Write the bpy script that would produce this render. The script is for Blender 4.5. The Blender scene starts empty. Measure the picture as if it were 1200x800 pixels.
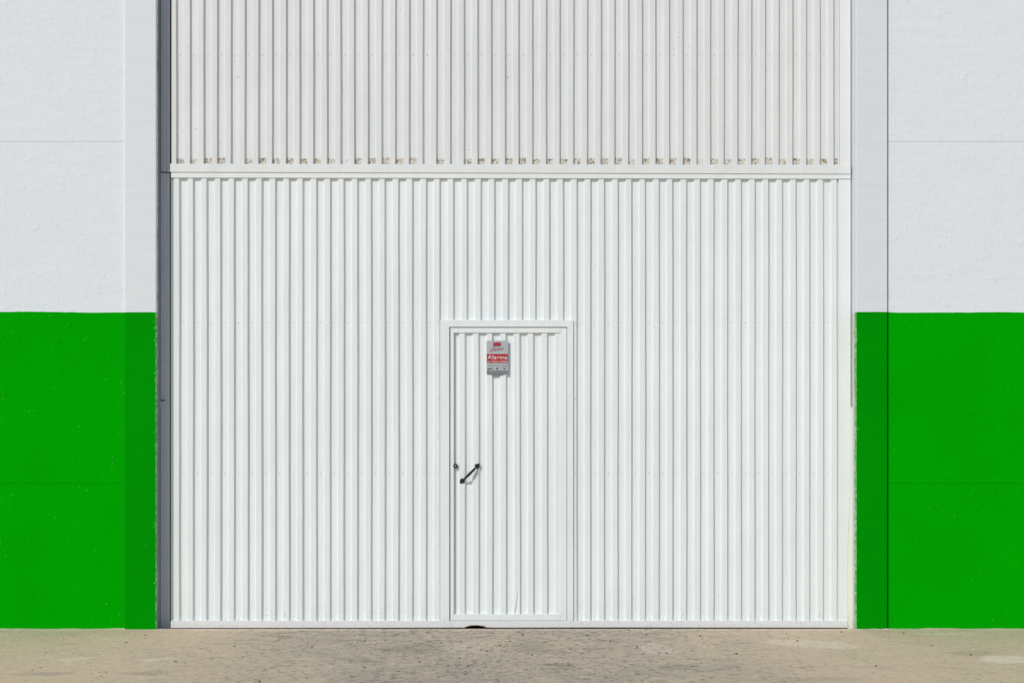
import bpy, bmesh, math, random
from mathutils import Vector, Matrix
random.seed(7)
C = bpy.data.collections.new('scene'); bpy.context.scene.collection.children.link(C)
S = bpy.context.scene

# ------------------------------------------------------------------ camera
F = 1700.0; D0 = 10.0; H = 1.60; HOR = 465.0          # focal length in photo pixels, distance to the pillar faces, eye height
cam = bpy.data.cameras.new('camera'); co = bpy.data.objects.new('camera', cam); C.objects.link(co)
cam.sensor_width = 36; cam.lens = 36*F/1200; cam.shift_y = (HOR-400)/1200
co.location = (0, -D0, H); co.rotation_euler = (math.radians(90), 0, 0)
cam.clip_end = 3000; S.camera = co

# ------------------------------------------------------------------ light
TR = Vector((0.70, 1.0, -0.85)).normalized()           # the way the sunlight travels
SUN_EL = math.asin(-TR.z); SUN_AZ = math.atan2(-TR.x, -TR.y)
w = bpy.data.worlds.new('World'); S.world = w; w.use_nodes = True
wn = w.node_tree; bg = wn.nodes['Background']
sky = wn.nodes.new('ShaderNodeTexSky'); sky.sky_type = 'NISHITA'; sky.sun_disc = False
sky.sun_elevation = SUN_EL; sky.sun_rotation = SUN_AZ
wn.links.new(sky.outputs[0], bg.inputs[0]); bg.inputs[1].default_value = 0.105
sl = bpy.data.lights.new('sun', 'SUN'); sl.energy = 2.6; sl.angle = math.radians(0.5); sl.color = (1.0, 0.965, 0.92)
so = bpy.data.objects.new('sun', sl); C.objects.link(so); so.rotation_euler = TR.to_track_quat('-Z', 'Y').to_euler()
so.location = (-7, -10, 9)
S.view_settings.view_transform = 'Standard'; S.view_settings.look = 'None'
S.view_settings.gamma = 1; S.view_settings.exposure = -0.2; S.view_settings.use_curve_mapping = False

# ------------------------------------------------------------------ measuring: photo pixel -> metres at a depth behind the pillar faces
def PX(px, d=0.0): return (px-600)*(D0+d)/F
def PZ(py, d=0.0): return H-(py-HOR)*(D0+d)/F

# ------------------------------------------------------------------ node helpers
class NT:
    def __init__(s, name):
        s.m = bpy.data.materials.new(name); s.m.use_nodes = True
        s.t = s.m.node_tree; s.b = s.t.nodes['Principled BSDF']
        s.co = s.t.nodes.new('ShaderNodeTexCoord').outputs['Object']
    def n(s, t, **k):
        x = s.t.nodes.new(t)
        for a, b in k.items(): setattr(x, a, b)
        return x
    def put(s, sock, v):
        if hasattr(v, 'is_output'): s.t.links.new(v, sock)
        else: sock.default_value = v
    def math(s, op, a, b=0.0, c=0.0, clamp=False):
        x = s.n('ShaderNodeMath', operation=op, use_clamp=clamp)
        s.put(x.inputs[0], a); s.put(x.inputs[1], b); s.put(x.inputs[2], c); return x.outputs[0]
    def mul(s, a, b): return s.math('MULTIPLY', a, b)
    def add(s, a, b): return s.math('ADD', a, b)
    def sub(s, a, b): return s.math('SUBTRACT', a, b)
    def step(s, v, lo, hi):
        x = s.n('ShaderNodeMapRange', interpolation_type='SMOOTHSTEP')
        s.put(x.inputs[0], v); x.inputs[1].default_value = lo; x.inputs[2].default_value = hi
        return x.outputs[0]
    def xyz(s):
        x = s.n('ShaderNodeSeparateXYZ'); s.put(x.inputs[0], s.co); return x.outputs
    def vec(s, scale=(1, 1, 1), loc=(0, 0, 0), v=None):
        x = s.n('ShaderNodeMapping'); s.put(x.inputs[0], v or s.co)
        x.inputs[3].default_value = scale; x.inputs[1].default_value = loc; return x.outputs[0]
    def noise(s, scale, detail=3, rough=0.55, v=None, dist=0.0):
        x = s.n('ShaderNodeTexNoise'); s.put(x.inputs['Vector'], v or s.co)
        x.inputs['Scale'].default_value = scale; x.inputs['Detail'].default_value = detail
        x.inputs['Roughness'].default_value = rough; x.inputs['Distortion'].default_value = dist
        return x.outputs[0]
    def voro(s, scale, feature='F1', v=None, out=0):
        x = s.n('ShaderNodeTexVoronoi', feature=feature); s.put(x.inputs['Vector'], v or s.co)
        x.inputs['Scale'].default_value = scale; return x.outputs[out]
    def mix(s, f, a, b, mode='MIX'):
        x = s.n('ShaderNodeMix', data_type='RGBA', blend_type=mode)
        s.put(x.inputs[0], f); s.put(x.inputs[6], a if hasattr(a, 'is_output') else (*a, 1)); s.put(x.inputs[7], b if hasattr(b, 'is_output') else (*b, 1))
        return x.outputs[2]
    def bump(s, h, dist, prev=None, strength=1.0):
        x = s.n('ShaderNodeBump'); s.put(x.inputs['Height'], h); x.inputs['Distance'].default_value = dist
        x.inputs['Strength'].default_value = strength
        if prev: s.put(x.inputs['Normal'], prev)
        return x.outputs[0]
    def out(s, col, rough=0.5, nrm=None, metal=0.0, spec=0.5):
        s.put(s.b.inputs['Base Color'], col if hasattr(col, 'is_output') else (*col, 1))
        s.put(s.b.inputs['Roughness'], rough); s.b.inputs['Metallic'].default_value = metal
        s.b.inputs['Specular IOR Level'].default_value = spec
        if nrm: s.put(s.b.inputs['Normal'], nrm)
        return s.m

def plain(name, col, rough=0.5, metal=0.0, spec=0.5, vary=0.12, scale=40):
    t = NT(name); n = t.noise(scale, 3)
    c2 = tuple(c*(1-vary) for c in col)
    return t.out(t.mix(n, col, c2), rough, t.bump(n, 0.0006), metal, spec)

def painted_metal(name, col, dirt=0.3, base_dirt=0.0, rust=None):
    t = NT(name); X, Y, Z = t.xyz()
    big = t.noise(0.9, 3)
    streak = t.noise(1.0, 4, v=t.vec((38, 3, 0.7)))
    c = t.mix(t.step(big, 0.3, 0.7), col, tuple(a*b for a, b in zip(col, (0.955, 0.96, 0.965))))
    c = t.mix(t.mul(t.step(streak, 0.45, 0.75), 0.35), c, tuple(a*b for a, b in zip(col, (0.90, 0.89, 0.87))))
    spec = t.step(t.noise(75, 2, 0.5), 0.70, 0.76)                         # fly specks and grit
    den = t.step(t.noise(2.2, 2), 0.45, 0.65)
    c = t.mix(t.mul(t.mul(spec, den), dirt), c, (0.16, 0.14, 0.12))
    if base_dirt:                                                         # splash marks kicked up from the ground
        low = t.sub(1.0, t.step(t.add(Z, t.mul(t.noise(14, 3), 0.3)), 0.12, 0.42))
        c = t.mix(t.mul(t.mul(low, t.step(t.noise(55, 4, 0.7), 0.52, 0.72)), base_dirt), c, (0.42, 0.36, 0.28))
    if rust:
        x0, pitch, z0, z1, ymid = rust
        fr = t.math('FRACT', t.math('DIVIDE', t.sub(X, x0), pitch)); cell = t.math('FLOOR', t.math('DIVIDE', t.sub(X, x0), pitch))
        wn_ = t.n('ShaderNodeTexWhiteNoise', noise_dimensions='1D'); t.put(wn_.inputs['W'], cell)
        per = t.step(wn_.outputs[0], 0.04, 0.22)
        deep = t.step(Y, ymid-0.001, ymid+0.001)
        band = t.mul(t.step(t.sub(Z, z0), -0.002, 0.002), t.sub(1.0, t.step(t.add(t.sub(Z, z1), t.add(t.mul(t.sub(t.noise(90, 2), 0.5), 0.025), t.mul(t.sub(1.0, wn_.outputs[0]), 0.012))), -0.003, 0.003)))
        m = t.mul(t.mul(band, deep), t.mul(per, t.step(t.noise(60, 3), 0.30, 0.50)))
        rc = t.mix(wn_.outputs[0], (0.62, 0.57, 0.36), (0.62, 0.47, 0.37))
        c = t.mix(t.mul(m, 0.6), c, rc)
        c = t.mix(t.mul(t.mul(m, 0.85), t.step(t.add(t.noise(85, 2, 0.6), t.mul(t.step(t.sub(Z, (z0+z1)/2), -0.012, 0.012), 0.07)), 0.52, 0.61)), c, (0.15, 0.115, 0.06))
    oil = t.noise(3.0, 2, v=t.vec((1.6, 1, 0.8)))
    nb = t.bump(oil, 0.011); nb = t.bump(t.noise(160, 2), 0.00025, nb)
    return t.out(c, t.add(0.38, t.mul(big, 0.12)), nb, spec=0.4)

ZG = PZ(365.5, 0)                                                          # top of the green paint
def masonry(name, white, green, xe=None, rough_amt=1.0, bare_shaded=None):
    """white paint above, green below; the paint stops at the arris of a pillar and the inner face is bare render"""
    t = NT(name); X, Y, Z = t.xyz()
    brush = t.noise(1.0, 5, v=t.vec((3, 3, 26))); big = t.noise(1.1, 4)
    cw = t.mix(t.step(brush, 0.35, 0.75), white, tuple(a*0.965 for a in white))
    cw = t.mix(t.mul(t.step(big, 0.4, 0.75), 0.5), cw, tuple(a*b for a, b in zip(white, (0.955, 0.965, 0.98))))
    cw = t.mix(t.mul(t.step(t.voro(9), 0.035, 0.02), 0.6), cw, (0.3, 0.3, 0.29))
    cg = t.mix(t.step(big, 0.35, 0.7), green, tuple(a*0.93 for a in green))
    cg = t.mix(t.mul(t.step(brush, 0.5, 0.8), 0.5), cg, tuple(a*0.93 for a in green))
    chips = t.mul(t.step(t.noise(95, 2, 0.6), 0.75, 0.775), t.step(t.noise(3.5, 2), 0.47, 0.6))
    cg = t.mix(chips, cg, (0.55, 0.75, 0.52))
    edge = t.step(t.add(t.sub(Z, ZG), t.add(t.mul(t.sub(t.noise(1.3, 3), 0.5), 0.022), t.mul(t.sub(t.noise(25, 2), 0.5), 0.005))), -0.001, 0.001)
    if xe is not None:
        dx = t.math('ABSOLUTE', t.sub(X, xe))
        near = t.step(dx, 0.026, 0.008)
        cg = t.mix(t.mul(near, t.step(t.noise(48, 3, 0.6), 0.645, 0.69)), cg, (0.5, 0.68, 0.5))
        inner = t.step(t.sub(Y, t.mul(t.noise(14, 3), 0.075)), 0.001, 0.006)
        render = t.mix(t.noise(20, 3), (0.66, 0.67, 0.62), (0.52, 0.54, 0.50))
        gw = t.mix(t.step(t.noise(30, 4, 0.7), 0.45, 0.6), (0.10, 0.42, 0.12), (0.40, 0.62, 0.40))
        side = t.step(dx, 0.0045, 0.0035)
        cg = t.mix(side, cg, t.mix(inner, gw, render))
    c = t.mix(edge, cg, cw)
    if bare_shaded: c = t.mix(t.mul(side, inner), c, t.mix(t.noise(16, 4, 0.7), bare_shaded, tuple(a*0.7 for a in bare_shaded)))  # unpainted inner face, coloured darker to deepen its shade
    fine = t.noise(130, 4, 0.6); mid = t.noise(22, 5, 0.6); roll = t.noise(1.0, 4, v=t.vec((90, 90, 35)))
    lump = t.step(t.noise(11, 4, 0.65), 0.55, 0.8)
    nb = t.bump(fine, 0.0014*rough_amt); nb = t.bump(roll, 0.0012*rough_amt, nb)
    nb = t.bump(mid, 0.0022*rough_amt, nb); nb = t.bump(lump, 0.0018*rough_amt, nb)
    m = t.out(c, 0.7, nb); t.put(t.b.inputs['Specular IOR Level'], t.mul(edge, 0.22)); return m

# ------------------------------------------------------------------ mesh helpers
def box(bm, x0, x1, y0, y1, z0, z1, bev=0.0, seg=2):
    r = bmesh.ops.create_cube(bm, size=1.0)
    for v in r['verts']:
        v.co = Vector(((x0+x1)/2+v.co.x*(x1-x0), (y0+y1)/2+v.co.y*(y1-y0), (z0+z1)/2+v.co.z*(z1-z0)))
    if bev:
        es = list({e for v in r['verts'] for e in v.link_edges})
        bmesh.ops.bevel(bm, geom=es, offset=bev, segments=seg, profile=0.5, affect='EDGES')
def quadbox(bm, pts, y0, y1, bev=0.0):
    """closed outline in the XZ plane given front thickness"""
    f = [bm.verts.new((x, y0, z)) for x, z in pts]; b = [bm.verts.new((x, y1, z)) for x, z in pts]
    n = len(pts); fs = [bm.faces.new(f), bm.faces.new(b[::-1])]
    for i in range(n): fs.append(bm.faces.new((f[i], b[i], b[(i+1) % n], f[(i+1) % n])))
    bmesh.ops.recalc_face_normals(bm, faces=fs)
    if bev:
        fe = [e for e in fs[0].edges]
        bmesh.ops.bevel(bm, geom=fe, offset=bev, segments=2, profile=0.5, affect='EDGES')
def disc(bm, x, z, y, r, h, n=12, dome=0.0):
    """short cylinder whose axis runs towards the viewer, face at y"""
    rings = [(r, y+h), (r, y+h*0.25), (r*0.8, y), ]
    if dome: rings.append((r*0.4, y-dome))
    vs = [[bm.verts.new((x+math.cos(2*math.pi*i/n)*q, yy, z+math.sin(2*math.pi*i/n)*q)) for i in range(n)] for q, yy in rings]
    fs = []
    for a, b in zip(vs, vs[1:]):
        for i in range(n): fs.append(bm.faces.new((a[i], a[(i+1) % n], b[(i+1) % n], b[i])))
    fs.append(bm.faces.new(vs[-1])); fs.append(bm.faces.new(vs[0][::-1]))
    bmesh.ops.recalc_face_normals(bm, faces=fs)

def thing(name, label, cat, loc=(0, 0, 0), group=None):
    o = bpy.data.objects.new(name, None); C.objects.link(o); o.location = loc; o.empty_display_size = 0.2
    o['label'] = label; o['category'] = cat
    if group: o['group'] = group
    return o
def base(o):
    v = Vector(o.location)
    while o.parent: o = o.parent; v += Vector(o.location)
    return v
def obj(name, bm, mat, parent=None, label=None, kind=None, smooth=False, mats=None):
    me = bpy.data.meshes.new(name)
    if parent: bmesh.ops.translate(bm, verts=bm.verts, vec=-base(parent))
    bm.to_mesh(me); bm.free()
    for m in (mats or [mat]): me.materials.append(m)
    if smooth:
        for p in me.polygons: p.use_smooth = True
    o = bpy.data.objects.new(name, me); C.objects.link(o); o.parent = parent
    if label: o['label'] = label
    if kind: o['kind'] = kind
    return o
B = bmesh.new

# ------------------------------------------------------------------ corrugated sheet
DC, DV = 0.106, 0.1242                                     # crest and valley depth
HS = 0.0055                                               # half width of a slope
def sheet(bm, xa, xb, d0, pitch, br, spans, dc=DC, dv=DV, seg=10, wob=0.0008, dent=None, seed=1, fine=None):
    """ribs from xa to xb; d0 one dark slope, br offset to the light slope; spans(x)->(z0,z1); solid back"""
    rnd = random.Random(seed)
    k = math.floor((xa-d0)/pitch)-1; pr = []
    while d0+k*pitch < xb+pitch:
        x = d0+k*pitch + rnd.uniform(-1, 1)*0.0006
        pr += [(x-HS, dc), (x+HS, dv), (x+br-HS, dv), (x+br+HS, dc)]; k += 1
    def yat(x):
        for (a, ya), (b, yb) in zip(pr, pr[1:]):
            if a <= x <= b: return ya+(yb-ya)*(x-a)/(b-a)
    pts = [(xa, yat(xa))]+[p for p in pr if xa+0.0015 < p[0] < xb-0.0015]+[(xb, yat(xb))]
    if fine:
        out = [pts[0]]
        for (x0, y0), (x1, y1) in zip(pts, pts[1:]):
            if x0 < fine < x1:
                for i in range(1, 16): out.append((x0+(x1-x0)*i/16, y0+(y1-y0)*i/16))
            out.append((x1, y1))
        pts = out
    # cut where the span changes
    groups = []; cur = [pts[0]]; csp = spans(xa+1e-4)
    for (x0, y0), (x1, y1) in zip(pts, pts[1:]):
        s2 = spans((x0+x1)/2)
        if s2 != csp:
            groups.append((cur, csp)); cur = [(x0, y0)]; csp = s2
        cur.append((x1, y1))
    groups.append((cur, csp))
    for g, (z0, z1) in groups:
        n = max(2, int(seg*(z1-z0)/3.0)); rows = []
        for j in range(n+1):
            z = z0+(z1-z0)*j/n; row = []
            for i, (x, y) in enumerate(g):
                dx = math.sin(z*2.1+i*1.7)*wob+math.sin(z*5.3+i*0.9)*wob*0.5
                if i in (0, len(g)-1): dx = 0
                p = Vector((x+dx, y+math.sin(z*1.7+i*0.45)*wob*0.8, z))
                if dent: dent(p)
                row.append(bm.verts.new(p))
            rows.append(row)
        for a, b in zip(rows, rows[1:]):
            for i in range(len(g)-1): bm.faces.new((a[i], a[i+1], b[i+1], b[i]))
        # back and edges: a shallow pan behind the face
        yb = dv+0.010
        bk = [[bm.verts.new((g[0][0], yb, r[0].co.z)), bm.verts.new((g[-1][0], yb, r[0].co.z))] for r in (rows[0], rows[-1])]
        bm.faces.new((bk[0][0], bk[1][0], bk[1][1], bk[0][1]))
        bm.faces.new([rows[0][i] for i in range(len(g)-1, -1, -1)]+[bk[0][0], bk[0][1]])
        bm.faces.new(list(rows[-1])+[bk[1][1], bk[1][0]])
        bm.faces.new([r[0] for r in rows]+[bk[1][0], bk[0][0]]); bm.faces.new([r[-1] for r in rows][::-1]+[bk[0][1], bk[1][1]])
    bmesh.ops.recalc_face_normals(bm, faces=bm.faces)
MP = 10.113/F                                            # metres per photo pixel on the sheets

# ------------------------------------------------------------------ materials
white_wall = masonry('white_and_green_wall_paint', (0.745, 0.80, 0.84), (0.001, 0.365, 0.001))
pillar_l = masonry('pillar_paint', (0.72, 0.77, 0.80), (0.001, 0.292, 0.002), xe=PX(183), rough_amt=0.35, bare_shaded=(0.33, 0.345, 0.35))  # left reveal carries painted-in shade in its render colour
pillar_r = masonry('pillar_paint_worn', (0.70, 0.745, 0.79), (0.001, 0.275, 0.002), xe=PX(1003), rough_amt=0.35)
UD0 = PX(207.5, 0.113); UP = 16.035*MP; UBR = 8.3*MP
GD0 = PX(211.0, 0.113); GP = 16.045*MP; GBR = 8.35*MP
clad = painted_metal('weathered_white_cladding', (0.745, 0.775, 0.775), dirt=0.95, rust=(UD0, UP, PZ(192.8, 0.12), PZ(184.8, 0.12), (DC+DV)/2))
gatep = painted_metal('white_gate_paint', (0.80, 0.85, 0.855), dirt=0.35, base_dirt=0.5)
trimp = painted_metal('white_trim_paint', (0.775, 0.81, 0.81), dirt=0.3)
gatetrim = painted_metal('white_gate_trim', (0.80, 0.845, 0.85), dirt=0.3, base_dirt=0.35)
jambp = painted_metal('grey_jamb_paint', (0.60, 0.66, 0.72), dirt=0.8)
cream = painted_metal('cream_guard', (0.78, 0.80, 0.74), dirt=0.6, base_dirt=0.5)
black = plain('black_iron', (0.012, 0.012, 0.013), 0.45)
steel = plain('dull_zinc', (0.56, 0.57, 0.56), 0.5, 0.0)
near_black = plain('matt_near_black', (0.03, 0.03, 0.03), 0.8)  # matt near-black for the painted seam shade and the small dark piece
inner = plain('grey_block', (0.3, 0.3, 0.29), 0.9)
roofm = plain('roof_metal', (0.45, 0.46, 0.46), 0.6)

# ------------------------------------------------------------------ ground
def ground_mat():
    t = NT('worn_concrete_apron'); X, Y, Z = t.xyz()
    big = t.noise(0.55, 4, 0.55); mid = t.noise(2.6, 5, 0.62); fine = t.noise(48, 5, 0.75)
    sandy = (0.69, 0.54, 0.385); grey = (0.435, 0.39, 0.315)
    cx = t.math('ABSOLUTE', t.sub(X, -0.05))
    centre = t.sub(1.0, t.step(t.add(cx, t.mul(t.sub(big, 0.5), 2.4)), 0.6, 2.4))       # tyre-worn lane in front of the gate
    c = t.mix(t.mul(centre, t.step(mid, 0.15, 0.55)), sandy, grey)
    c = t.mix(t.mul(t.step(big, 0.42, 0.62), 0.35), c, (0.67, 0.525, 0.39))
    c = t.mix(t.mul(t.step(t.noise(1.7, 4, 0.6, v=t.vec((1, 1.2, 1), (4, 2, 0))), 0.52, 0.68), 0.45), c, (0.56, 0.49, 0.34))
    c = t.mix(t.mul(t.step(t.noise(3.1, 5, 0.7, v=t.vec((0.8, 1.6, 1), (9, 5, 0))), 0.54, 0.66), t.add(0.18, t.mul(centre, 0.5))), c, (0.29, 0.262, 0.215))
    def patch(px, py, rx, ry, rot, col, amt, c, sharp=0.25):
        dist = H*F/(py-HOR); x = (px-600)*dist/F; y = dist-D0
        dx = t.sub(X, x); dy = t.sub(Y, y); cs, sn = math.cos(rot), math.sin(rot)
        u = t.math('DIVIDE', t.add(t.mul(dx, cs), t.mul(dy, sn)), rx); v = t.math('DIVIDE', t.sub(t.mul(dy, cs), t.mul(dx, sn)), ry)
        r = t.math('SQRT', t.add(t.mul(u, u), t.mul(v, v)))
        r = t.add(r, t.mul(t.sub(t.noise(7, 4, 0.6), 0.5), 1.1))
        return t.mix(t.mul(t.step(r, 1.0, 1.0-sharp), amt), c, col)
    pale = (0.80, 0.69, 0.55)
    c = patch(950, 754, 0.38, 0.16, -0.35, pale, 0.55, c)
    c = patch(1190, 772, 0.26, 0.16, 0.0, (0.86, 0.74, 0.59), 0.75, c)
    c = patch(1105, 742, 0.25, 0.07, 0.0, pale, 0.4, c)
    c = patch(770, 760, 0.13, 0.26, 0.2, (0.68, 0.60, 0.48), 0.5, c)
    c = patch(85, 772, 0.16, 0.06, 0.6, pale, 0.5, c)
    c = patch(185, 772, 0.14, 0.06, 0.6, pale, 0.5, c)
    c = patch(545, 758, 0.22, 0.22, 0.1, (0.62, 0.55, 0.45), 0.5, c)
    c = patch(385, 780, 0.22, 0.035, 0.5, (0.62, 0.58, 0.52), 0.45, c)
    dk = (0.33, 0.295, 0.24)
    c = patch(175, 788, 0.20, 0.10, 0.1, dk, 0.45, c, 0.7)
    c = patch(55, 789, 0.24, 0.08, 0.1, dk, 0.4, c, 0.7)
    c = patch(485, 760, 0.26, 0.34, -0.2, dk, 0.6, c, 0.6)
    c = patch(622, 757, 0.17, 0.42, 0.1, dk, 0.5, c, 0.6)
    c = patch(655, 778, 0.12, 0.07, -0.2, (0.15, 0.135, 0.11), 0.6, c, 0.7)
    c = patch(1140, 765, 0.2, 0.14, 0.3, (0.42, 0.38, 0.26), 0.45, c, 0.6)
    c = patch(960, 795, 0.35, 0.10, 0.1, dk, 0.3, c, 0.7)
    c = t.mix(t.mul(t.step(t.add(Y, t.mul(t.noise(3, 3), 0.16)), 0.0, 0.06), 0.35), c, pale)      # dust gathered along the foot of the wall
    # sand grains, pits and short cracks
    g1 = t.noise(17, 6, 0.82); g2 = t.noise(11, 6, 0.8, v=t.vec((1, 0.6, 1), (3, 3, 3)))
    c = t.mix(t.mul(t.step(g1, 0.47, 0.66), t.add(0.30, t.mul(centre, 0.5))), c, (0.23, 0.20, 0.16))
    c = t.mix(t.mul(t.step(g2, 0.53, 0.70), 0.5), c, (0.80, 0.68, 0.53))
    pit = t.mul(t.step(t.noise(20, 5, 0.7), 0.575, 0.64), t.add(0.10, t.mul(centre, 0.75)))
    pit2 = t.mul(t.step(t.voro(15), 0.17, 0.08), t.step(t.noise(1.6, 3, v=t.vec((1, 1, 1), (2, 6, 0))), 0.46, 0.60))
    c = t.mix(t.mul(t.math('MAXIMUM', pit, pit2), 0.8), c, (0.075, 0.065, 0.05))
    wv = t.n('ShaderNodeVectorMath', operation='ADD'); t.put(wv.inputs[0], t.co)
    nz = t.n('ShaderNodeTexNoise'); t.put(nz.inputs['Vector'], t.co); nz.inputs['Scale'].default_value = 5; nz.inputs['Detail'].default_value = 5
    sc = t.n('ShaderNodeVectorMath', operation='SCALE'); t.put(sc.inputs[0], nz.outputs[1]); sc.inputs['Scale'].default_value = 0.28
    t.put(wv.inputs[1], sc.outputs[0])
    cr = t.mul(t.step(t.voro(1.15, 'DISTANCE_TO_EDGE', v=wv.outputs[0]), 0.014, 0.005), t.mul(centre, t.step(t.noise(1.9, 2, v=t.vec((1, 1, 1), (7, 1, 0))), 0.53, 0.60)))
    c = t.mix(t.mul(cr, 0.6), c, (0.07, 0.06, 0.05))
    nb = t.bump(mid, 0.012); nb = t.bump(g1, 0.006, nb); nb = t.bump(t.sub(1.0, pit), 0.003, nb)
    return t.out(c, 0.9, nb, spec=0.2)
gm = ground_mat()
bm = B()
R = 400.0; xl, xr = PX(183)-0.05, PX(1003)+0.05; ye = 0.03; yb = 14.0
def q(*p): bm.faces.new([bm.verts.new(a) for a in p])
q((-R, -R, 0), (R, -R, 0), (R, ye, 0), (-R, ye, 0))
q((-R, ye, 0), (xl, ye, 0), (xl, yb, 0), (-R, yb, 0)); q((xr, ye, 0), (R, ye, 0), (R, yb, 0), (xr, yb, 0))
q((-R, yb, 0), (R, yb, 0), (R, R, 0), (-R, R, 0))
q((xl, ye, -0.06), (xr, ye, -0.06), (xr, yb, -0.06), (xl, yb, -0.06)); q((xl, ye, -0.06), (xl, ye, 0), (xr, ye, 0), (xr, ye, -0.06))
q((xl, yb, -0.06), (xr, yb, -0.06), (xr, yb, 0), (xl, yb, 0)); q((xl, ye, -0.06), (xl, yb, -0.06), (xl, yb, 0), (xl, ye, 0)); q((xr, ye, -0.06), (xr, yb, -0.06), (xr, yb, 0), (xr, ye, 0))
bmesh.ops.remove_doubles(bm, verts=bm.verts, dist=1e-5)
obj('ground', bm, gm, kind='structure')

# ------------------------------------------------------------------ the warehouse
bd = thing('warehouse', 'white warehouse front with green painted base, concrete pillars and ribbed cladding above gate', 'building', (0, 0, 0))
XL, XR = PX(183), PX(1003); XLo, XRo = PX(146), PX(1040); TOP = 6.4; WY = 0.017
def pillar(x0, x1, m):
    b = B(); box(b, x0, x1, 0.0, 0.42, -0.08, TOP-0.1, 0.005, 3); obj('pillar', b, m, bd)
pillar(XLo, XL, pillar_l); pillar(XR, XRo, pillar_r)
for x0, x1, WY, bl in ((-9.0, XLo+0.004, 0.017, .001), (XRo+0.008, 9.0, 0.022, .001)):
    b = B(); zs = [-0.08, PZ(566.5, 0), PZ(165.5, 0), PZ(165.5, 0)+2.37, TOP]
    for a, c_ in zip(zs, zs[1:]): box(b, x0, x1, WY, 0.20, a+(0.0006 if a > 1.1 else 0), c_-(0.0006 if c_ > 1.1 else 0), 0.0034 if c_ > 1.1 else bl, 2)
    box(b, x0+0.01, x1-0.0002, WY+0.004, 0.19, -0.07, TOP-0.01)
    obj('wall', b, white_wall, bd)
# rest of the shell keeps the inside dark
b = B(); box(b, XL-0.03, XR+0.03, 0.05, 0.20, 5.45, TOP-0.003); obj('lintel', b, white_wall, bd)
b = B(); box(b, -9.02, 9.02, -0.02, 12.02, TOP, TOP+0.06, 0.005); obj('roof', b, roofm, bd)
for x0, x1 in ((-9.0, -8.8), (8.8, 9.0)):
    b = B(); box(b, x0, x1, 0.203, 12.0, -0.08, TOP-0.003); obj('side_wall', b, white_wall, bd)
b = B(); box(b, -8.79, 8.79, 11.8, 12.0, -0.08, TOP-0.003); obj('back_wall', b, inner, bd)
# jambs: shaded channel on the left, thin one on the right
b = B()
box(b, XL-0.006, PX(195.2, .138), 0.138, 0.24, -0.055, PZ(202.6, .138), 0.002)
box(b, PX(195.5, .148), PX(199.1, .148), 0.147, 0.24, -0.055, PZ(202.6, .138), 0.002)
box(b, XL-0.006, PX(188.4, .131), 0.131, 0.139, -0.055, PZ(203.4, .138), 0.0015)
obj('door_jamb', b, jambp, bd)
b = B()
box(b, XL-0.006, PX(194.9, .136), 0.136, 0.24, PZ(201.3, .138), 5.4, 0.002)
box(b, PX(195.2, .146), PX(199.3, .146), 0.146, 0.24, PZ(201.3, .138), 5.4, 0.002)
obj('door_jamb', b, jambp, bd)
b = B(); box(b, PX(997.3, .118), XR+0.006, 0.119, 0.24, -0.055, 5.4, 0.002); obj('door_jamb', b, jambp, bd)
# latch keeper on the left jamb
b = B(); box(b, PX(187.6, .13), PX(193.3, .13), 0.1255, 0.1385, PZ(474.5, .13), PZ(469.6, .13), 0.001)
box(b, PX(187.0, .13), PX(188.7, .13), 0.120, 0.1375, PZ(478, .13), PZ(471.5, .13), 0.001)
lkp = obj('latch_keeper', b, jambp, bd)
b = B(); box(b, PX(187.0, .13), PX(193.5, .13), 0.1245, 0.1385, PZ(469.4, .13), PZ(468.4, .13)); obj('seam_shade', b, near_black, lkp)  # dark strip painting in the shade of the seam above the keeper
b = B(); box(b, PX(186.2, .13), PX(187.3, .13), 0.121, 0.1375, PZ(479, .13), PZ(471, .13)); obj('dark_bit', b, near_black, lkp)  # small dark piece at the keeper's left edge
# cladding above the gate
b = B(); zt = 5.42
sheet(b, PX(201.2, .11), PX(984.5, .11), UD0, UP, UBR, lambda x: (PZ(197, .11), zt), seg=26, wob=0.0008, seed=3)
obj('cladding', b, clad, bd)
b = B(); box(b, PX(984.0, .104), PX(996.8, .104), 0.1025, 0.145, PZ(197, .1), zt, 0.0015)
box(b, PX(981.8, .104), PX(983.6, .104), 0.1045, 0.115, PZ(197, .1), zt, 0.0008)
obj('edge_trim', b, trimp, bd)
b = B(); quadbox(b, [(PX(199.3, .092), PZ(201.6, .092)), (PX(199.3, .092), PZ(191.9, .092)), (PX(996.9, .092), PZ(193.3, .092)), (PX(996.9, .092), PZ(203.8, .092))], 0.092, 0.0985, 0.0015)
obj('header_flashing', b, trimp, bd)
# worn corner guard down the right reveal
b = B(); g = .099
quadbox(b, [(PX(997.2, g), PZ(477, g)), (PX(997.2, g), PZ(560, g)), (PX(993.6, g), PZ(640, g)), (PX(993.6, g), -0.02), (XR+0.001, -0.02), (XR+0.001, PZ(477, g))][::-1], 0.1005, 0.13, 0.0005)
obj('corner_guard', b, cream, bd)

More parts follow.
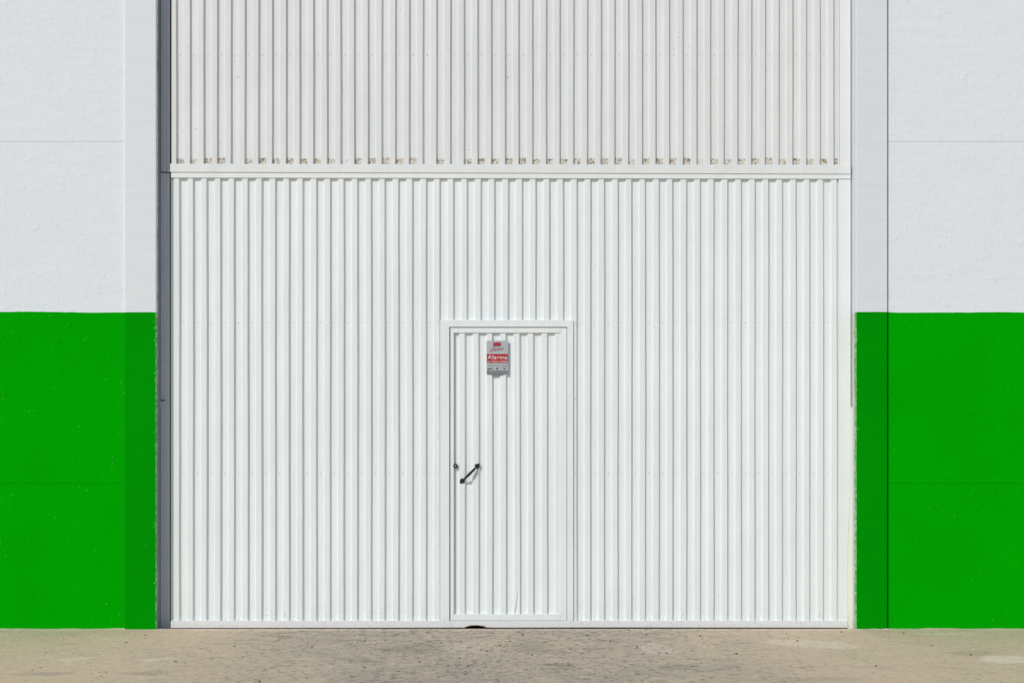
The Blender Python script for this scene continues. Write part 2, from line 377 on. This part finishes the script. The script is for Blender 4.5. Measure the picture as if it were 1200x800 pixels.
# ------------------------------------------------------------------ the gate
gt = thing('warehouse_gate', 'wide white corrugated metal gate between the two green pillars with a small door in it', 'gate', (PX(598, .1), 0.12, 0))
DR = 0.095
LX, RX = 516.0, 671.8                                     # door casing outer edges in the photo
cx0, cx1 = PX(LX+3, DC), PX(RX-3, DC); ztopd = PZ(378, DC); zb = PZ(730, DC)
def gspan(x): return (ztopd, PZ(206, DC)) if cx0 < x < cx1 else (zb, PZ(206, DC))
b = B(); sheet(b, PX(202.9, DC), PX(984.5, DC), GD0, GP, GBR, gspan, seg=24, seed=5)
obj('corrugated_sheet', b, gatep, gt)
def strip(pts, y0, y1, bev=0.0012): 
    b = B(); quadbox(b, [(PX(x, y0), PZ(y, y0)) for x, y in pts][::-1], y0, y1, bev); return b
obj('top_rail', strip([(200.4, 198), (996.9, 200), (996.9, 209.7), (200.4, 208.2)], DR+.004, .15), gatetrim, gt)
obj('side_rail', strip([(200.3, 209.0), (203.4, 209.0), (203.4, 727.4), (200.3, 727.4)], .132, .16), gatetrim, gt)
obj('side_rail', strip([(983.0, 210.3), (996.9, 210.3), (996.9, 560), (993.3, 640), (993.3, 727.2), (983.0, 727.2)], .1035, .15), gatetrim, gt)
# bottom rail with a rusted, torn edge left of the middle
def brail_mat():
    t = NT('bottom_rail_paint'); X, Y, Z = t.xyz(); gx, gy, gz = PX(598, .1), 0.12, 0
    c = t.mix(t.noise(3, 3), (0.80, 0.82, 0.81), (0.76, 0.775, 0.765))
    c = t.mix(t.mul(t.step(t.noise(50, 4, .7), .56, .7), .5), c, (0.45, 0.40, 0.33))
    u = t.math('DIVIDE', t.sub(X, PX(557, DR)-gx), 0.075); v = t.math('DIVIDE', t.sub(Z, PZ(735, DR)), 0.019)
    r = t.add(t.math('SQRT', t.add(t.mul(u, u), t.mul(v, v))), t.mul(t.sub(t.noise(40, 4, .7), .5), 1.0))
    c = t.mix(t.step(r, 1.15, 0.85), c, (0.22, 0.09, 0.035))
    edge = t.mul(t.step(t.add(Z, t.mul(t.noise(22, 3), .012)), 0.008, 0.0), t.step(t.noise(1.8, 3), .45, .6))
    c = t.mix(t.mul(edge, .55), c, (0.62, 0.42, 0.33))
    return t.out(c, 0.5, t.bump(t.noise(60, 3), .0008))
nt = [(200.0, 727.0), (993.2, 727.0), (993.2, 735.0), (700, 734.6), (580, 734.9), (568, 734.4), (563.5, 733.2), (560, 732.5), (553, 732.6), (549.5, 733.6), (544, 734.8), (400, 735.1), (200.0, 735.3)]
obj('bottom_rail', strip(nt, DR, .14, 0.0), brail_mat(), gt)
# casing round the small door
cs = strip([(LX, 375.0), (RX, 375.0), (RX, 727.2), (664.6, 727.2), (664.6, 383.0), (526.6, 383.0), (526.6, 730.6), (LX+4.5, 731.0), (LX, 727.5)], DR-.001, .14, 0.001)
casing = obj('door_casing', cs, gatetrim, gt)
# screws
sb = B(); disc(sb, 0, 0, 0, 0.0036, 0.004, 8, 0.0010)
me0 = bpy.data.meshes.new('screw'); sb.to_mesh(me0); sb.free(); me0.materials.append(steel)
def screw(x, y, z, parent):
    o = bpy.data.objects.new('screw', me0); C.objects.link(o); o.parent = parent
    o.location = Vector((x, y, z))-base(parent)
rows = []
for k in range(48):
    px = 215.3+16.045*k+random.uniform(-.3, .3)
    if not (508 < px < 676): rows.append((PX(px, DV), DV-.003, PZ(378+random.uniform(-.3, .3), DV), 0)); rows.append((PX(px, DV), DV-.003, PZ(554+random.uniform(-.3, .3), DV), 0))
    if not (512 < px < 676): rows.append((PX(px+.6, DV), DV-.003, PZ(724.6, DV), 1))
clad_o = bpy.data.objects['cladding']
for k in range(48): screw(PX(211.6+16.035*k+random.uniform(-.4, .4), DV), DV-.003, PZ(64.6+random.uniform(-.4, .4), DV), clad_o)
for x, y, z, low in [r for r in rows if not r[3]]: screw(x, y, z, gt)
for x, y, z, low in [r for r in rows if r[3]][:20]: screw(x, y, z, gt)
b = B()
for x, y, z, low in [r for r in rows if r[3]][20:]: disc(b, x, z, y, 0.0036, 0.004, 8, 0.0012)
obj('screws', b, steel, gt, kind='stuff')
for py in (378, 421.5, 466, 510, 554, 596.5, 639, 682): screw(PX(513.3, DC), DC-.003, PZ(py, DC), casing)
for py in (378, 425.5, 467, 511, 554, 596, 639, 681): screw(PX(674.6, DC), DC-.003, PZ(py, DC), casing)

# the small door: a part of the gate, its pieces sub-parts
LD = DR+.004
b = B()
def fr(x0, x1, y0, y1, d0=LD, d1=.140): box(b, PX(x0, d0), PX(x1, d0), d0, d1, PZ(y1, d0), PZ(y0, d0), 0.0012)
fr(527.8, 531.7, 384.0, 726.5); fr(656.6, 664.0, 384.0, 726.5, LD+.003); fr(531.75, 656.55, 384.0, 389.8); fr(531.75, 656.55, 719.3, 726.5, LD+.001)
dr2 = obj('wicket_door', b, gatetrim, gt, label='small ribbed metal door set into the gate')
WD0 = PX(545.5, .113)
def dent(p):                                             # the crest kicked in just above the bottom rail
    zt_, zb_ = PZ(687, .11), PZ(720, .11); xr_ = PX(608.8, .11)
    if zb_ < p.z < zt_ and p.y < .1195 and PX(602.2, .11) < p.x < xr_:
        f = (p.z-zb_)/(zt_-zb_); xc = PX(602.9+4.9*f, .11); fade = (1-f)**.6*min(1, f*8+.4)
        if p.x > xc: p.y += 0.011*fade*(1-(p.x-xc)/(xr_-xc))
b = B(); sheet(b, PX(531.4, DC), PX(657.0, DC), WD0, GP, GBR, lambda x: (PZ(722, DC), PZ(387, DC)), seg=150, dent=dent, seed=9, fine=PX(606, DC))
obj('corrugated_sheet', b, gatep, dr2)

# pull handle: two leaf-shaped plates and a bowed grip, set at a slant
ax, az = PX(541.8, DC), PZ(563.2, DC); bx, bz = PX(559.4, DC), PZ(545.8, DC)
u = Vector((bx-ax, 0, bz-az)); L = u.length; u.normalize(); v = Vector((-u.z, 0, u.x)); n = Vector((0, -1, 0))
o0 = Vector(((ax+bx)/2, DC-0.0005, (az+bz)/2))
b = B()
def plate(c, s):
    pts = [(-.017, 0), (-.011, .011), (.002, .015), (.012, .009), (.017, 0), (.012, -.009), (.002, -.015), (-.011, -.011)]
    pts = [(-.012, 0), (-.016, .013), (-.002, .0195), (.012, .013), (.025, 0), (.012, -.013), (-.002, -.0195), (-.016, -.013)]
    lo = [b.verts.new(c+u*(s*p)+v*q_) for p, q_ in pts]; hi = [b.verts.new(c+u*(s*p*.82)+v*(q_*.8)+n*.007) for p, q_ in pts]
    fs = [b.faces.new(lo), b.faces.new(hi)]
    for i in range(8): fs.append(b.faces.new((lo[i], lo[(i+1) % 8], hi[(i+1) % 8], hi[i])))
plate(o0-u*L/2, -1); plate(o0+u*L/2, 1)
rings = []; NS = 28
for i in range(NS+1):
    s = i/NS; a = s*2-1
    c = o0+u*(a*L*0.47)+n*(0.006+0.030*(1-abs(a)**2.6))
    r = 0.0066+0.0034*math.exp(-((abs(a)-0.0)/0.45)**2)+0.0034*math.exp(-((abs(a)-0.56)/0.06)**2)
    # tangent in the u/n plane
    e = 1e-3; f = lambda q_: u*(q_*L*0.47)+n*(0.030*(1-min(1, abs(q_))**2.6))
    tg = (f(min(1, a+e))-f(max(-1, a-e))).normalized(); m = tg.cross(v).normalized()
    rings.append([b.verts.new(c+v*(math.cos(2*math.pi*j/12)*r)+m*(math.sin(2*math.pi*j/12)*r*.8)) for j in range(12)])
for p, q_ in zip(rings, rings[1:]):
    for j in range(12): b.faces.new((p[j], p[(j+1) % 12], q_[(j+1) % 12], q_[j]))
b.faces.new(rings[0]); b.faces.new(rings[-1])
bmesh.ops.recalc_face_normals(b, faces=b.faces)
obj('handle', b, black, dr2, label='black wrought iron pull handle set at a slant', smooth=False)
b = B(); disc(b, PX(533.6, .09), PZ(545.6, .09), 0.0962, 0.0158, 0.006, 24); disc(b, PX(534.4, .09), PZ(545.6, .09), 0.1024, 0.010, 0.0218, 20)
lk = obj('lock', b, black, dr2)
b = B(); disc(b, PX(533.6, .09), PZ(545.6, .09), .0953, 0.0042, 0.002, 16); obj('key_cylinder', b, steel, dr2)

# ------------------------------------------------------------------ alarm sign
sg = thing('alarm_sign', 'small grey alarm sign with a red band fixed high on the small door', 'sign', (PX(582.8, .09), 0.10, PZ(437.5, .09)))
signg = plain('sign_grey', (0.44, 0.47, 0.49), 0.4, vary=.06); signd = plain('sign_dark_grey', (0.20, 0.235, 0.25), 0.45)
red = plain('sign_red', (0.44, 0.010, 0.02), 0.4); whitep = plain('sign_white', (0.75, 0.72, 0.72), 0.5); darkp = plain('sign_print', (0.06, 0.075, 0.08), 0.5)
sred = plain('sign_script_red', (0.42, 0.03, 0.05), 0.5)
SD = 0.1
def sp(x0, x1, y0, y1, d, th, bev=0.0): 
    b = B(); box(b, PX(x0, d), PX(x1, d), d, d+th, PZ(y1, d), PZ(y0, d), bev); return b
obj('casing', sp(570.1, 595.6, 399.0, 438.3, SD, .0055, .0008), signg, sg)
obj('lower_strip', sp(570.6, 595.1, 433.9, 438.1, SD-.002, .0019), signd, sg)
obj('latch_tab', sp(576, 589.5, 438.35, 439.6, SD+.0015, .004, .0006), signd, sg)
obj('red_band', sp(570.5, 595.2, 414.6, 425.2, SD-.001, .0009), red, sg)
lg = obj('logo_block', sp(577.8, 587.0, 401.0, 406.3, SD-.001, .0009), signd, sg)
obj('red_field', sp(578.1, 586.7, 401.3, 404.9, SD-.0018, .0007), red, lg)
b = B()
for px in (580.3, 582.5, 584.7): disc(b, PX(px, SD), PZ(403.1, SD), SD-.0026, .0045, .0007, 14)
obj('logo_dots', b, sred, lg)
for px in (578.2, 587.0):
    obj('divider', sp(px-.15, px+.15, 427.0, 433.4, SD-.0008, .0007), signd, sg)
def text(name, s, px0, px1, pyb, pyt, d, mat, parent, shear=0.0, off=0.0, rot=0.0):
    cu = bpy.data.curves.new('t', 'FONT'); cu.body = s; cu.shear = shear; cu.offset = off; cu.extrude = 0.0; cu.size = 1.0
    to = bpy.data.objects.new('t', cu); C.objects.link(to)
    bpy.context.view_layer.update()
    me = bpy.data.meshes.new_from_object(to.evaluated_get(bpy.context.evaluated_depsgraph_get()))
    bpy.data.objects.remove(to); bpy.data.curves.remove(cu)
    b = B(); b.from_mesh(me); bpy.data.meshes.remove(me)
    xs = [q_.co.x for q_ in b.verts]; ys = [q_.co.y for q_ in b.verts]
    x0, x1, y0, y1 = min(xs), max(xs), min(ys), max(ys)
    X0, X1, Z0, Z1 = PX(px0, d), PX(px1, d), PZ(pyb, d), PZ(pyt, d)
    for q_ in b.verts:
        x = X0+(q_.co.x-x0)/(x1-x0)*(X1-X0); z = Z0+(q_.co.y-y0)/(y1-y0)*(Z1-Z0)
        q_.co = Vector((x, d, z+(x-X0)*rot))
    r = bmesh.ops.extrude_face_region(b, geom=b.faces[:])
    bmesh.ops.translate(b, verts=[e for e in r['geom'] if isinstance(e, bmesh.types.BMVert)], vec=(0, .0004, 0))
    bmesh.ops.recalc_face_normals(b, faces=b.faces)
    return obj(name, b, mat, parent)
text('lettering', 'Alarma', 571.3, 594.7, 421.0, 415.9, SD-.0017, whitep, sg, off=.012)
text('lettering', 'con Aviso a Policía', 571.0, 594.9, 424.6, 422.0, SD-.0017, whitep, sg, off=.010)
text('lettering', 'Direct', 574.2, 590.5, 412.2, 407.9, SD-.0012, sred, sg, shear=.5, off=.004, rot=.13)
# camera, drop and aerial pictograms with their small captions
d = SD-.0012
def qb(*ps):
    b = B()
    for pts in ps: quadbox(b, [(PX(x, d), PZ(y, d)) for x, y in pts][::-1], d, d+.0006)
    obj('pictogram', b, darkp, sg)
qb([(571.2, 432.4), (572.6, 431.2), (574.0, 431.4), (576.6, 430.9), (577.0, 432.2), (573.6, 432.6)], [(571.0, 432.6), (572.6, 432.5), (572.6, 433.3), (571.0, 433.3)])
qb([(581.3, 431.9), (582.6, 430.0), (583.9, 431.9), (583.2, 433.0), (582.0, 433.0)])
qb([(588.9, 430.4), (589.5, 430.2), (591.1, 432.0), (592.7, 430.2), (593.3, 430.4), (591.5, 432.6), (591.5, 433.4), (590.7, 433.4), (590.7, 432.6)])
for a0, a1 in ((571.6, 577.2), (580.0, 585.4), (588.2, 594.2)):
    b = B(); 
    x = a0
    while x < a1: 
        wd = random.uniform(.5, 1.0); box(b, PX(x, d), PX(min(x+wd, a1), d), d, d+.0006, PZ(428.7, d), PZ(427.7, d)); x += wd+.35
    obj('caption', b, signd, sg)

# ------------------------------------------------------------------ loose grit on the ground
b = B(); rnd = random.Random(21)
for i in range(1000):
    y = -abs(rnd.gauss(0.0, 1.1))-0.02
    if y < -3.2: continue
    x = rnd.uniform(-3.8, 3.8) if rnd.random() < .5 else rnd.gauss(-0.1, 1.2)
    r = rnd.uniform(.0014, .0034) if rnd.random() < .95 else rnd.uniform(.005, .008)
    res = bmesh.ops.create_icosphere(b, subdivisions=1, radius=r)
    sx, sy, sz = rnd.uniform(.8, 1.6), rnd.uniform(.8, 1.5), rnd.uniform(.4, .8)
    for v_ in res['verts']:
        k = rnd.uniform(.8, 1.15); v_.co = Vector((x+v_.co.x*sx*k, y+v_.co.y*sy*k, r*sz*.7+v_.co.z*sz*k))
grit = plain('grit', (0.16, 0.14, 0.115), 0.9, vary=.5, scale=12)
obj('gravel', b, grit, kind='stuff')['label'] = 'scattered dark grit and crumbs of concrete on the ground'

# ------------------------------------------------------------------ sand blown against the foot of the wall
b = B(); rnd = random.Random(4)
def drift(x0, x1, yw):
    n = int((x1-x0)/0.02)+1; prev = None; h = .003; dd = .02
    for i in range(n+1):
        x = x0+(x1-x0)*i/n
        h = min(.009, max(.0005, h+rnd.uniform(-.0017, .0017))); dd = min(.05, max(.01, dd+rnd.uniform(-.006, .006)))
        cur = [b.verts.new((x, yw-dd, .0002)), b.verts.new((x, yw-dd*.35, .0002+h*.6)), b.verts.new((x, yw+.004, .0002+h))]
        if prev:
            for k in range(2): b.faces.new((prev[k], cur[k], cur[k+1], prev[k+1]))
        prev = cur
drift(-9.0, XLo-.004, 0.017); drift(XRo+.002, 9.0, 0.022); drift(XLo-.004, XL, 0.0); drift(XR, XRo+.002, 0.0)
bmesh.ops.recalc_face_normals(b, faces=b.faces)
obj('sand', b, gm, kind='stuff', smooth=True)['label'] = 'thin drift of sand along the foot of the green walls'
